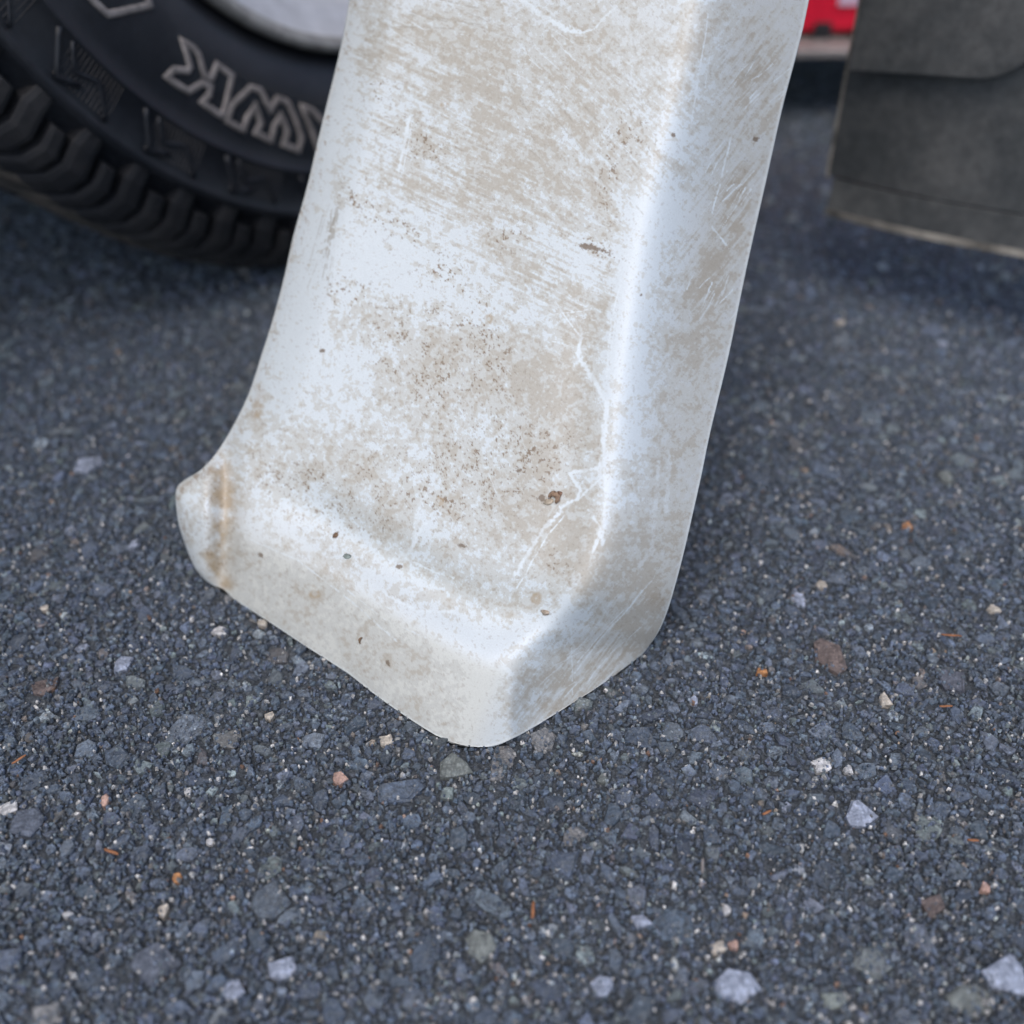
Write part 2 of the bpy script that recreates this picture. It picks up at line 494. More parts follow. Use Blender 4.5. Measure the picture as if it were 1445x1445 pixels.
# fine grit
def grit_geo(n, rg, r0, r1, ymax):
    u = rg.random(n) ** 1.3
    y = 0.12 + (ymax - 0.12) * u; x = rg.uniform(-1, 1, n) * (0.27 + 0.45 * y)
    r = rg.uniform(r0, r1, n)
    ns = 4
    ang = (np.arange(ns)[None] + rg.uniform(-.3, .3, (n, ns))) / ns * 2 * PI + rg.uniform(0, 6, (n, 1))
    rad = rg.uniform(0.6, 1.2, (n, ns)) * r[:, None]
    V = np.zeros((n, 2 * ns + 1, 3))
    z0 = rg.uniform(-0.0012, 0.0009, n)
    for k, s, z in ((0, 1.0, -0.8), (1, 0.75, 0.5)):
        V[:, k * ns:(k + 1) * ns, 0] = x[:, None] + np.cos(ang) * rad * s
        V[:, k * ns:(k + 1) * ns, 1] = y[:, None] + np.sin(ang) * rad * s
        V[:, k * ns:(k + 1) * ns, 2] = (z0 + r * z)[:, None] + rg.normal(0, .2, (n, ns)) * r[:, None]
    V[:, -1] = np.stack([x, y, z0 + r * 0.75], -1)
    i = np.arange(ns); j = (i + 1) % ns
    q = np.stack([i, j, j + ns, i + ns], -1); t = np.stack([i + ns, j + ns, np.full(ns, 2 * ns)], -1)
    c = pick_cols(n, rg) * 1.05
    lt = rg.random(n) < 0.10
    c[lt] = rg.uniform(0.25, 0.9, (lt.sum(), 1)) * np.array([1, 0.98, 0.94])
    ot = rg.random(n) < 0.004
    c[ot] = np.array([0.34, 0.20, 0.13]) * rg.uniform(0.5, 1.1, (ot.sum(), 1))
    return V, q, t, c
me = stones_mesh('grit', [grit_geo(115000, rg, 0.0003, 0.0012, 0.60), grit_geo(7000, rg, 0.0006, 0.0016, 1.1)])
gr = link(bpy.data.objects.new('grit', me), asph); tag(gr, kind='stuff')

# dry needles and shreds lying on the asphalt
def needle(px, py, lpx, angdeg, label, wd=0.0007, mat=None):
    g = ground_pt(px, py)
    L = lpx / (FPX * ground_w(py)); a = R(angdeg)
    n = 6; V = []; F = []
    for i in range(n):
        t = i / (n - 1) - 0.5
        bx = t * L; by = 0.12 * L * math.sin(t * 3.0)
        x = g[0] + bx * math.cos(a) - by * math.sin(a); y = g[1] + bx * math.sin(a) + by * math.cos(a)
        w_ = wd * (1 - 1.5 * t * t)
        for k in range(4):
            th = k * PI / 2
            V.append((x - math.sin(a) * math.cos(th) * w_, y + math.cos(a) * math.cos(th) * w_, 0.0024 + math.sin(th) * w_ * 0.7 + 0.0012 * (0.5 + t)))
    for i in range(n - 1):
        for k in range(4):
            F.append((i * 4 + k, i * 4 + (k + 1) % 4, i * 4 + 4 + (k + 1) % 4, i * 4 + 4 + k))
    F += [(3, 2, 1, 0), tuple((n - 1) * 4 + k for k in range(4))]
    o = obj_bm('dry_needle', V, F, mat or M_TWIG, None, True)
    tag(o, label, 'dry needle', 'dry plant shreds on the asphalt')
needle(160, 1208, 26, -40, 'thin dark brown shred lying on the asphalt at lower left, near the left edge')
needle(30, 1078, 20, 20, 'short reddish shred on the asphalt at the far left edge below the tyre')
needle(1332, 1003, 16, -25, 'bright orange shred on the asphalt to the right of the white panel corner')
needle(1370, 1192, 14, -35, 'short orange shred on the asphalt near the right edge, lower half')
needle(1080, 1153, 12, 0, 'small orange shred on the asphalt below and right of the white panel corner')
needle(990, 1228, 20, 65, 'pale straw shred in a pit of the asphalt below the pair of white stones', mat=M_LETTER)
needle(752, 1290, 22, 70, 'dark red shred on the asphalt directly below the panel corner')
needle(1340, 903, 26, -30, 'fine orange brown needle on the asphalt near the right edge, at mid height')

# ------------------------------------------------------------------ white moulded panel
Lp = smooth_poly(LEFT); Rp = smooth_poly(RIGHT); Bp = smooth_poly(BOTT, 5)
TOPL, TOPR = LEFT[0], RIGHT[0]
NC = 520
u = np.linspace(0, 1, NC)
# rows: sparse above the frame, dense inside
la = arc_s(Lp); s_in = np.interp(-25, Lp[:, 1], la)
v = np.r_[np.linspace(0, s_in, 40)[:-1], np.linspace(s_in, 1, 760)]
NR = len(v)
# match left and right by a common parameter: v along left arc, right param remapped so rows stay level
ra = arc_s(Rp); s_inr = np.interp(-25, Rp[:, 1], ra)
vr = np.where(v < s_in, v / s_in * s_inr, s_inr + (v - s_in) / (1 - s_in) * (1 - s_inr))
Lc = at_s(Lp, v); Rc = at_s(Rp, vr)
Tc = TOPL + (TOPR - TOPL) * u[:, None]; Bc = at_s(Bp, u)
U = u[None, :, None]
Vp = np.where(v < s_in, 0, (v - s_in) / (1 - s_in))[:, None, None]
base = Lc[:, None] * (1 - U) + Rc[:, None] * U
# bottom bulge blended in smoothly (straight chord at the bottom row replaced by the real lower edge)
chord = BOTT[0] + (BOTT[-1] - BOTT[0]) * u[:, None]
grid = base + (Bc - chord)[None] * Vp ** 1.6
PX = grid[..., 0]; PY = grid[..., 1]

def shape_w(PX, PY, lx):
    wf = 2.222 + 0.000851 * (PX - 330) + 0.000217 * (PY - 740)
    # gentle hollow of the face
    XC = smooth_poly(np.array([(1150, -850), (1062, -400), (988, 0), (955, 150), (918, 300), (886, 500), (864, 700), (846, 780), (816, 840), (776, 885), (736, 925), (704, 990), (680, 1060)], float), 12)
    xc = np.interp(PY, XC[:, 1], XC[:, 0])
    YC = smooth_poly(np.array([(240, 700), (330, 746), (450, 797), (550, 854), (640, 906), (700, 930), (800, 940), (1300, 980)], float), 12)
    yc = np.interp(PX, YC[:, 0], YC[:, 1])
    sr = 0.036
    Dr = sr * np.logaddexp(0, (0.0030 * (PX - xc)) / sr)
    sb = 0.005
    kb = 0.00098
    Db = sb * np.logaddexp(0, kb * (PY - yc) / sb)
    s2 = 0.009
    D = s2 * np.logaddexp(Dr / s2, Db / s2) - s2 * math.log(2)
    # hollow just inside the lower right crease
    hol = 0.020 * np.exp(-(((PX - 700) / 190) ** 2 + ((PY - 740) / 170) ** 2)) + 0.018 * np.exp(-(((PX - 650) / 160) ** 2 + ((PY - 350) / 420) ** 2))
    # scooped floor behind the front lip
    dy = yc - PY
    hol = hol + 0.050 * np.exp(-((dy - 62) / 46.0) ** 2) * sstep(340, 480, PX) * sstep(900, 740, PX)
    dxr = xc - PX
    hol = hol + 0.012 * np.exp(-((dxr - 60) / 34.0) ** 2) * sstep(950, 800, PY) * sstep(300, 520, PY)
    # left edge rolls back
    dl = PX - lx
    roll = 0.05 * np.exp(-dl / 16.0) * sstep(700, 600, PY) + 0.03 * sstep(70, 10, dl) * sstep(680, 560, PY)
    # flared lip at the lower left, with a groove inside it
    m = sstep(590, 680, PY) * sstep(860, 800, PY)
    groove = 0.030 * np.exp(-((PX - 318 + (PY - 740) * 0.03) / 17.0) ** 2) * m
    lip = 0.030 * sstep(322, 285, PX) * m
    lipedge = 0.03 * np.exp(-dl / 6.0) * sstep(640, 690, PY) * sstep(840, 800, PY)
    w = wf - D - hol - roll - groove + lip - lipedge
    w += 0.0016 * (fbm(PX / 45, PY / 45, 40, 3) - 0.5)
    return w, xc, yc
lx = np.interp(PY, Lp[:, 1], Lp[:, 0])
lx = Lc[:, None, 0] + 0 * PX
Wd, XCR, YCR = shape_w(PX, PY, lx)
# the lower edge stands on the ground: the wall is steepened or eased so that it ends there
gw = ground_w(PY)
dlt = (gw[-1] - Wd[-1]) + 0.002
kk = np.exp(-0.5 * (np.arange(-60, 61) / 20.0) ** 2); kk /= kk.sum()
dlt = np.convolve(np.pad(dlt, 60, mode='edge'), kk, mode='valid')
vv_ = (Vp[..., 0] * np.ones_like(PX))
Wd = Wd + dlt[None] * sstep(0.80, 1.0, vv_) ** 1.3
Wd = np.where(vv_ > 0, np.maximum(0, 0) + np.where(Wd < gw + 0.002, gw + 0.002 + 0.0 * Wd, Wd), Wd)
front = unproj(PX, PY, Wd)

# ---- albedo of the panel: worn gelcoat, tan film, scratches, specks
X, Y = PX, PY
def rot(X, Y, deg):
    a = R(deg); return X * math.cos(a) + Y * math.sin(a), -X * math.sin(a) + Y * math.cos(a)
def blob(cx, cy, rx, ry, deg=0, amp=1.0):
    a, b = rot(X - cx, Y - cy, deg)
    return amp * np.exp(-(a / rx) ** 2 - (b / ry) ** 2)
def seg_dist(P):
    d = np.full(X.shape, 1e9); 
    for i in range(len(P) - 1):
        ax, ay = P[i]; bx, by = P[i + 1]
        dx, dy = bx - ax, by - ay
        t = np.clip(((X - ax) * dx + (Y - ay) * dy) / (dx * dx + dy * dy), 0, 1)
        d = np.minimum(d, np.hypot(X - ax - t * dx, Y - ay - t * dy))
    return d
reg = 0.005 + np.zeros_like(X)
for b in [(640, 60, 170, 90, 10, .34), (760, 240, 130, 90, 30, .40), (860, 60, 90, 80, 0, .18), (545, 215, 70, 60, 20, .10), (545, 110, 50, 30, 20, .05), (735, 350, 50, 40, 25, .26),
          (600, 490, 60, 60, 0, .34), (750, 530, 90, 50, 20, .36), (815, 600, 60, 60, 0, .30), (810, 460, 60, 40, 0, .2), (780, 560, 160, 110, 0, .10),
          (640, 640, 150, 60, 0, .14), (430, 640, 90, 60, 30, .34), (540, 720, 70, 50, 30, .26), (700, 740, 140, 90, 0, .22), (790, 760, 70, 80, 0, .30),
          (560, 560, 70, 50, 0, .16), (700, 860, 60, 30, 0, .16), (400, 850, 120, 60, 30, .06), (520, 920, 120, 50, 35, .10), (600, 980, 60, 40, 30, .10), (640, 830, 80, 30, 20, .20),
          (1075, 90, 40, 60, 15, .30), (1050, 200, 30, 60, 12, .22), (1035, 290, 28, 60, 12, .52), (1005, 390, 26, 60, 12, .40), (985, 480, 26, 50, 12, .34),
          (990, 60, 30, 80, 10, .2), (940, 640, 40, 140, 8, .16), (890, 880, 60, 40, 0, .30), (760, 980, 60, 50, -30, .36), (850, 940, 60, 40, -30, .46),
          (870, 790, 50, 60, 0, .24), (925, 840, 30, 60, 0, .32), (960, 730, 20, 60, 8, .24), (305, 730, 20, 100, -3, .12), (350, 800, 50, 40, 0, .22),
          # cleaner zones
          (470, 120, 30, 220, 12, -.30), (425, 420, 26, 170, 12, -.28), (570, 140, 50, 24, 20, -.22), (530, 350, 70, 80, 0, -.16), (640, 170, 30, 40, 0, -.2),
          (800, 350, 70, 34, 20, -.36), (880, 440, 24, 130, 6, -.36), (925, 300, 24, 100, 8, -.26), (900, 620, 20, 160, 4, -.22), (470, 540, 70, 60, 0, -.14), (560, 640, 60, 30, 30, -.16),
          (490, 740, 60, 26, 28, -.30), (590, 820, 60, 24, 18, -.26), (660, 895, 80, 24, 12, -.40), (780, 870, 40, 22, -35, -.40), (680, 990, 22, 70, 6, -.40), (600, 740, 16, 60, 0, -.3),
          (270, 720, 20, 60, 0, -.02), (370, 740, 26, 22, 0, -.12), (860, 690, 14, 90, 0, -.24), (700, 620, 80, 30, 10, -.10)]:
    reg += blob(*b)
n1 = fbm(X / 75, Y / 75, 50, 6, 0.62)
n2 = fbm(X / 14, Y / 14, 60, 5, 0.65)
sx_, sy_ = rot(X, Y, 24)
streak = fbm(sx_ / 46, sy_ / 4.2, 70, 4, 0.6)
sx2, sy2 = rot(X, Y, 45)
streak2 = fbm(sx2 / 40, sy2 / 4.0, 76, 4, 0.6)
sx3, sy3 = rot(X, Y, -52)
streak3 = fbm(sx3 / 46, sy3 / 3.4, 79, 4, 0.6)
zone_s = blob(620, 240, 190, 130, 20) + blob(560, 60, 200, 80, 10) * .6 + blob(800, 400, 120, 90, 20) * .8
zone_s2 = blob(870, 180, 130, 160, 0) * .8
zone_s3 = blob(1030, 250, 60, 320, 12) + blob(820, 960, 110, 60, -30) + blob(880, 860, 80, 60, 0) * .6
n3 = fbm(X / 5.5, Y / 5.5, 65, 4, 0.7)
fld = reg + 0.75 * (n1 - 0.5) + 0.95 * (n2 - 0.5) + 0.95 * (n3 - 0.5) + (1.25 * (streak - 0.5)) * np.clip(zone_s, 0, 1) + 1.3 * (streak2 - 0.5) * np.clip(zone_s2, 0, 1) + 1.4 * (streak3 - 0.5) * np.clip(zone_s3, 0, 1)
dirt = sstep(-0.01, 0.075, fld)                       # thin grey film
dirt2 = sstep(0.25, 0.46, fld + 0.55 * (fbm(X / 6, Y / 6, 90, 4, .6) - 0.5))
fine = fbm(X / 3.2, Y / 3.2, 95, 3, 0.7)
speckn = fbm(X / 3.4, Y / 3.4, 101, 3, 0.6)
spz = (blob(510, 275, 24, 24) + blob(560, 325, 40, 18, 20) + blob(620, 380, 26, 26) + blob(650, 430, 30, 40, 60) + blob(590, 200, 50, 24, 25) + blob(490, 410, 30, 26) + blob(690, 500, 30, 60, -20)
       + blob(570, 480, 60, 50) * .7 + blob(610, 545, 60, 40) * .6 + blob(730, 640, 110, 50) * .8 + blob(840, 350, 40, 10, 20) + blob(450, 680, 90, 50, 20) * .8 + blob(720, 330, 30, 20) + blob(860, 260, 20, 60) * .7
       + blob(620, 700, 120, 60) * .6 + blob(540, 130, 26, 22) * .8 + blob(780, 800, 40, 30) * .5 + blob(300, 750, 24, 80) * .5 + blob(890, 190, 30, 30) * .7)
spz = spz * sstep(0.35, 0.65, n2 * .6 + n1 * .4 + .03)
speck = sstep(0.69 - 0.11 * np.clip(spz, 0, 1.2), 0.76 - 0.09 * np.clip(spz, 0, 1.2), speckn)
CLEAN = np.array([0.66, 0.722, 0.755]); FILM = np.array([0.55, 0.56, 0.53]); TAN = np.array([0.45, 0.415, 0.35]); BROWN = np.array([0.25, 0.19, 0.135]); OCH = np.array([0.40, 0.30, 0.18])
def mixa(A, Bc_, f):
    return A * (1 - f[..., None]) + Bc_ * f[..., None]
col = np.broadcast_to(CLEAN, X.shape + (3,)).copy()
col *= (1 + 0.05 * (n2 - .5) + 0.05 * (fine - .5))[..., None]
cream = np.clip(blob(480, 900, 230, 60, 33) + blob(360, 810, 70, 60) * .6 + blob(700, 40, 300, 80) * .3 + blob(900, 60, 60, 80) * .3, 0, 1)
col = mixa(col, np.array([0.58, 0.57, 0.52]), 0.75 * cream)
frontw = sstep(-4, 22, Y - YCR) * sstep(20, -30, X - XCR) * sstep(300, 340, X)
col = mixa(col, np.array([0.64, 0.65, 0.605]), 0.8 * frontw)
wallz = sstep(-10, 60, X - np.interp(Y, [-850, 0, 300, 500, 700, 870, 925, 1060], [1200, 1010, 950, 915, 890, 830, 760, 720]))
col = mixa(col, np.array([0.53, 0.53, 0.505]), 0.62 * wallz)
col = mixa(col, FILM, dirt * (0.62 + 0.35 * fine))
col = mixa(col, TAN, dirt2 * (0.45 + 0.5 * fine))
# soft brown stains on the side wall
wb = np.clip(blob(1038, 285, 24, 60, 14) + blob(1062, 90, 30, 50, 12) * .7 + blob(1003, 400, 22, 50, 12) * .7 + blob(930, 845, 22, 14) + blob(860, 925, 40, 26, -30) + blob(765, 990, 45, 30, -30) * .6 + blob(960, 800, 10, 30) * .6, 0, 1)
col = mixa(col, np.array([0.36, 0.30, 0.225]), 0.55 * wb * sstep(0.35, 0.6, streak3 * .6 + n2 * .4))
# ochre in the groove of the lip and rust drips
och = np.clip(np.exp(-((X - 316 + (Y - 740) * .04 + 60 * (n1 - .5) + 14 * (n2 - .5)) / 12.0) ** 2) * sstep(640, 670, Y) * sstep(835, 800, Y) + blob(364, 572, 7, 22, 10) + blob(362, 583, 5, 5) * .9 + blob(320, 825, 10, 8) + .35 * blob(330, 700, 22, 70), 0, 1)
col = mixa(col, OCH, 0.72 * och * sstep(0.18, 0.55, n2 * .6 + n3 * .4))
col = mixa(col, BROWN, 0.95 * speck * np.clip(0.3 + 1.3 * spz, 0, 1))
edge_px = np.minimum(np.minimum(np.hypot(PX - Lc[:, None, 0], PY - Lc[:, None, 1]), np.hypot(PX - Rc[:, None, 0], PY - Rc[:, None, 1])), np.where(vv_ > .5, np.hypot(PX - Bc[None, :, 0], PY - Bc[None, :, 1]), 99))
col = mixa(col, np.array([0.74, 0.78, 0.77]), 0.75 * sstep(6.0, 2.0, edge_px + 3 * (n3 - .5)))  # edge highlight painted into the colour: thin bright line along the panel outline
chip = sstep(.60, .68, fbm(X / 3.0, Y / 6.0, 131, 3, .6)) * sstep(26, 5, np.hypot(PX - Lc[:, None, 0], 0)) * sstep(.45, .6, n2)
col = mixa(col, BROWN * 1.3, 0.7 * chip)
# individual marks: brown crumbs and rust rings
for cx, cy, rx, ry, dg in [(474, 755, 5, 3, -60), (548, 936, 3, 6, -20), (653, 770, 9, 3.5, 10), (563, 800, 5, 3, 0), (770, 866, 8, 3, -15), (838, 350, 22, 4, 14),
                           (733, 664, 4, 3, 0), (765, 703, 5, 6, 0), (1066, 195, 4, 6, 0), (905, 416, 1.8, 1.8, 0), (950, 190, 3, 3, 0), (367, 783, 5, 3, 30), (455, 495, 4, 3, 0)]:
    a, b = rot(X - cx, Y - cy, dg)
    d = np.hypot(a / rx, b / ry) * 1.1 + 2.2 * (n3 - .5)
    col = mixa(col, BROWN * 0.8, 0.9 * sstep(1.15, 0.75, d))
for cx, cy, r_ in [(628, 152, 8), (444, 837, 9), (690, 450, 6), (620, 707, 6), (757, 845, 9)]:
    d = np.abs(np.hypot(X - cx, (Y - cy) * 0.9) - r_ * .62) / (r_ * .38)
    col = mixa(col, OCH, 0.6 * sstep(1.2, 0.3, d + 3.0 * (n3 - .5)) * sstep(.35, .55, n2))
# scratches: white ones expose clean resin, thin dark ones hold dirt
WS = [([(820, 470), (815, 500), (840, 540), (856, 570), (852, 640), (846, 670)], 5, .8), ([(850, 660), (820, 664), (803, 668), (818, 690), (816, 702), (790, 716)], 3.2, .95),
      ([(852, 670), (826, 694), (818, 702)], 2.6, .9), ([(790, 722), (765, 748), (745, 780), (728, 812)], 4.0, .85), ([(796, 726), (772, 756), (752, 790), (730, 830)], 1.4, .9),
      ([(830, 720), (848, 745), (836, 780), (848, 755)], 2.5, .7), ([(850, 600), (854, 700), (850, 770)], 3, .6), ([(578, 165), (570, 205), (562, 240)], 3.2, .8), ([(582, 170), (574, 215), (568, 240)], 1.2, .9),
      ([(735, 0), (760, 18), (800, 42), (818, 46)], 5, .8), ([(818, 46), (838, 40), (850, 28), (870, 10)], 2.4, .7), ([(1000, 20), (985, 110), (975, 180)], 1.4, .7), ([(1004, 60), (994, 130)], 1.0, .6),
      ([(1032, 195), (1020, 240), (1005, 300)], 1.6, .8), ([(1005, 320), (1028, 350)], 2.2, .7), ([(545, 840), (590, 862), (640, 862)], 3.0, .7), ([(572, 788), (610, 806), (640, 815)], 2.0, .7),
      ([(355, 762), (420, 790), (500, 852), (560, 905)], 1.8, .5), ([(480, 825), (540, 872), (600, 900)], 1.4, .5), ([(855, 530), (862, 450), (876, 400)], 2.0, .8), ([(860, 520), (868, 440)], 1.0, .9),
      ([(780, 420), (800, 450), (815, 470)], 1.6, .7), ([(770, 445), (815, 440), (840, 436)], 1.3, .7), ([(745, 420), (810, 440)], 2.0, .6), ([(920, 820), (850, 900), (810, 950)], 1.4, .6),
      ([(880, 860), (815, 935)], 1.0, .6), ([(806, 890), (808, 980)], 1.0, .5), ([(760, 970), (830, 900)], 1.2, .5), ([(930, 650), (920, 780), (900, 800)], 4, .4), ([(600, 740), (575, 780), (552, 792), (572, 788)], 4, .7),
      ([(608, 690), (590, 720), (586, 760)], 5, .5), ([(945, 640), (940, 720)], 4, .45), ([(395, 560), (405, 590), (410, 600)], 1.4, .6), ([(385, 545), (392, 580)], 1.2, .6), ([(690, 430), (640, 415)], 1, .4)]
rs = np.random.default_rng(77)
for _ in range(150):   # bundles of fine parallel scratches
    zx, zy, dg, sp, L = [(600, 230, 24, 90, 70), (780, 100, 40, 110, 60), (1030, 280, -52, 55, 40), (1000, 420, -60, 40, 36), (830, 950, -35, 70, 60), (800, 450, 15, 60, 46), (560, 40, 20, 90, 80), (740, 600, 60, 120, 30), (1060, 130, -50, 40, 40)][rs.integers(9)]
    cx = zx + rs.normal(0, sp * .5); cy = zy + rs.normal(0, sp * .5); a = R(dg + rs.normal(0, 8)); l = L * rs.uniform(.3, 1)
    WS.append(([(cx, cy), (cx + l * math.cos(a), cy + l * math.sin(a))], rs.uniform(.6, 1.3), rs.uniform(.3, .8)))
WHITE = CLEAN * 1.08
for P, wd, am in WS:
    P = np.array(P, float)
    x0, y0 = P.min(0) - 12; x1, y1 = P.max(0) + 12
    mk = (PX > x0) & (PX < x1) & (PY > y0) & (PY < y1)
    if not mk.any(): continue
    xs_, ys_ = PX[mk], PY[mk]
    wob = 2.0 * (vnoise(xs_ / 22, ys_ / 22, 33) - .5)
    d = np.full(xs_.shape, 1e9)
    for i in range(len(P) - 1):
        (ax, ay), (bx, by) = P[i], P[i + 1]; dx, dy = bx - ax, by - ay
        t = np.clip(((xs_ - ax) * dx + (ys_ - ay) * dy) / (dx * dx + dy * dy + 1e-9), 0, 1)
        d = np.minimum(d, np.hypot(xs_ - ax - t * dx + wob, ys_ - ay - t * dy + wob))
    f = np.minimum(1, am * 1.25) * (0.6 + 0.4 * sstep(.3, .6, vnoise(xs_ / 14, ys_ / 14, 36))) * sstep(wd * 1.0, wd * 0.3, d + 1.1 * wd * (vnoise(xs_ / 3, ys_ / 3, 34) - .5))
    col[mk] = col[mk] * (1 - f[:, None]) + WHITE * f[:, None]
for _ in range(120):   # thin dirty scratches
    zx, zy, dg, sp, L = [(590, 30, 14, 110, 90), (750, 110, 62, 60, 40), (800, 160, 45, 80, 60), (900, 100, 70, 60, 30), (860, 230, 50, 50, 50), (620, 260, 25, 90, 50), (1040, 100, -50, 40, 30), (470, 300, 102, 12, 120)][rs.integers(8)]
    cx = zx + rs.normal(0, sp * .5); cy = zy + rs.normal(0, sp * .5); a = R(dg + rs.normal(0, 5)); l = L * rs.uniform(.3, 1)
    bx, by = cx + l * math.cos(a), cy + l * math.sin(a)
    mk = (PX > min(cx, bx) - 5) & (PX < max(cx, bx) + 5) & (PY > min(cy, by) - 5) & (PY < max(cy, by) + 5)
    if not mk.any(): continue
    xs_, ys_ = PX[mk], PY[mk]; dx, dy = bx - cx, by - cy
    t = np.clip(((xs_ - cx) * dx + (ys_ - cy) * dy) / (dx * dx + dy * dy), 0, 1)
    d = np.hypot(xs_ - cx - t * dx, ys_ - cy - t * dy)
    f = rs.uniform(.2, .5) * sstep(1.5, .5, d) * sstep(.3, .6, vnoise(xs_ / 5, ys_ / 5, 35))
    col[mk] = col[mk] * (1 - f[:, None]) + (TAN * .75) * f[:, None]

# shell: front sheet, coarse back sheet, rim between them
# normals by finite differences
dU = np.gradient(front, axis=1); dV = np.gradient(front, axis=0)
nrm = np.cross(dU, dV); nrm /= np.linalg.norm(nrm, axis=-1, keepdims=True) + 1e-12
viewv = front - np.array([0, 0, CAM_H])
sgn = np.sign((nrm * viewv).sum(-1, keepdims=True))
back_dir = nrm * sgn                        # points away from the camera
TH = 0.0032
rowi = np.r_[np.arange(0, 39, 4), np.arange(39, NR, 12)]; rowi = np.unique(np.r_[rowi, NR - 1])
coli = np.unique(np.r_[np.arange(0, NC, 10), NC - 1])
vd = viewv / np.linalg.norm(viewv, axis=-1, keepdims=True)
bdir = 0.55 * back_dir + 0.45 * vd
bdir /= np.linalg.norm(bdir, axis=-1, keepdims=True)
backf = front + bdir * TH
gx_ = (PX - 722.5)
backf[..., 2] = np.maximum(backf[..., 2], 0.0006)
front[..., 2] = np.maximum(front[..., 2], 0.0006)
bk = backf[np.ix_(rowi, coli)]
nf = NR * NC
Q = [grid_quads(NR, NC)]
Q.append(grid_quads(len(rowi), len(coli), nf)[:, ::-1])
# rim strip with own dense back-edge vertices
per = np.concatenate([np.arange(NC), np.arange(1, NR) * NC + NC - 1, (NR - 1) * NC + np.arange(NC - 2, -1, -1), np.arange(NR - 2, 0, -1) * NC])
bper = backf.reshape(-1, 3)[per]
o1 = nf + bk.shape[0] * bk.shape[1]
np_ = len(per); i = np.arange(np_); j = (i + 1) % np_
Q.append(np.stack([per[i], o1 + i, o1 + j, per[j]], -1).astype(np.int32))
allv = np.vstack([front.reshape(-1, 3), bk.reshape(-1, 3), bper])
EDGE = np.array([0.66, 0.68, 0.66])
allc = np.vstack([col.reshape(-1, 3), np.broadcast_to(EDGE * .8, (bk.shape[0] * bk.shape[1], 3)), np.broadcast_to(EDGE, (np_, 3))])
root = Vector(unproj(np.float64(665), np.float64(1057), ground_w(1057.0)))
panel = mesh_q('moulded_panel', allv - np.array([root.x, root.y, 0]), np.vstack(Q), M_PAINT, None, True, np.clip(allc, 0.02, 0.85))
panel.location = (root.x, root.y, 0)
tag(panel, 'scratched and dirty white moulded body panel standing on its rounded corner on the asphalt', 'body panel')

# crumbs stuck to the panel (their own little solids)
def surf(px, py):
    d = (PX - px) ** 2 + (PY - py) ** 2
    k = np.unravel_index(d.argmin(), d.shape)
    return Vector(front[k]), Vector(-back_dir[k])
def crumb(px, py, size, c, seed, label, stretch=1.6, ang=0.6):
    p, n_ = surf(px, py)
    r_ = np.random.default_rng(seed)
    t1 = n_.cross(Vector((0, 0, 1))).normalized(); t2 = n_.cross(t1)
    a1 = t1 * math.cos(ang) + t2 * math.sin(ang); a2 = n_.cross(a1)
    V = []; F = []
    nr, ns = 6, 9
    for i_ in range(nr):
        ph = PI * (i_ + .5) / nr
        for k in range(ns):
            th = 2 * PI * k / ns
            rr = size * r_.uniform(.7, 1.25)
            V.append(p + a1 * (rr * stretch * math.sin(ph) * math.cos(th)) + a2 * (rr * math.sin(ph) * math.sin(th)) + n_ * (rr * .55 * math.cos(ph) + size * .15))
    for i_ in range(nr - 1):
        for k in range(ns):
            F.append((i_ * ns + k, i_ * ns + (k + 1) % ns, i_ * ns + ns + (k + 1) % ns, i_ * ns + ns + k))
    F += [tuple(range(ns))[::-1], tuple((nr - 1) * ns + k for k in range(ns))]
    V = [v_ - p for v_ in V]
    o = obj_bm('dirt_crumb', V, F, mat_simple('crumb_dirt', c, .8, 0, .4, 700, .4), None, True)
    o.location = p
    tag(o, label, 'dirt crumb')
def curl(px, py, R0, rt, c, seed, label, turn=3.6, a0=0.5):
    p, n_ = surf(px, py)
    r_ = np.random.default_rng(seed)
    t1 = n_.cross(Vector((0, 0, 1))).normalized(); t2 = n_.cross(t1)
    V = []; F = []; ns, m = 8, 18
    for i_ in range(m):
        f = i_ / (m - 1); a = a0 + turn * f
        cdir = t1 * math.cos(a) + t2 * math.sin(a)
        cc = cdir * R0 * (1 + .5 * f) + n_ * (rt * (.5 + .8 * math.sin(3 * f)))
        rr = rt * (.35 + math.sin(PI * min(max(f, .04), .96)) ** .6)
        for k in range(ns):
            th_ = 2 * PI * k / ns
            q_ = rr * r_.uniform(.7, 1.2)
            V.append(cc + cdir * (q_ * math.cos(th_)) + n_ * (q_ * .8 * math.sin(th_)))
    for i_ in range(m - 1):
        for k in range(ns): F.append((i_ * ns + k, i_ * ns + (k + 1) % ns, i_ * ns + ns + (k + 1) % ns, i_ * ns + ns + k))
    F += [tuple(range(ns))[::-1], tuple((m - 1) * ns + k for k in range(ns))]
    o = obj_bm('dirt_crumb', V, F, mat_simple('curl_dirt', c, .8, 0, .5, 900, .5), None, True)
    o.location = p
    tag(o, label, 'dirt crumb')
curl(783, 704, .0014, .00085, (0.27, 0.18, 0.12), 21, 'largest curled brown crumb stuck on the white panel, near its right crease', 4.2, 2.2)
crumb(791, 697, .0009, (0.20, 0.12, 0.08), 1, 'dark brown lump on the upper end of the largest curled crumb', 1.3, 2.5)
crumb(774, 708, .0013, (0.42, 0.36, 0.28), 2, 'pale flake beside the largest brown crumb on the white panel')
crumb(474, 756, .0011, (0.16, 0.10, 0.06), 3, 'small dark brown oval crumb on the lower left of the white panel', 1.4, 1.2)
crumb(490, 785, .0013, (0.22, 0.26, 0.24), 4, 'small grey green chip just below the oval crumb on the white panel', 1.3, 0.3)
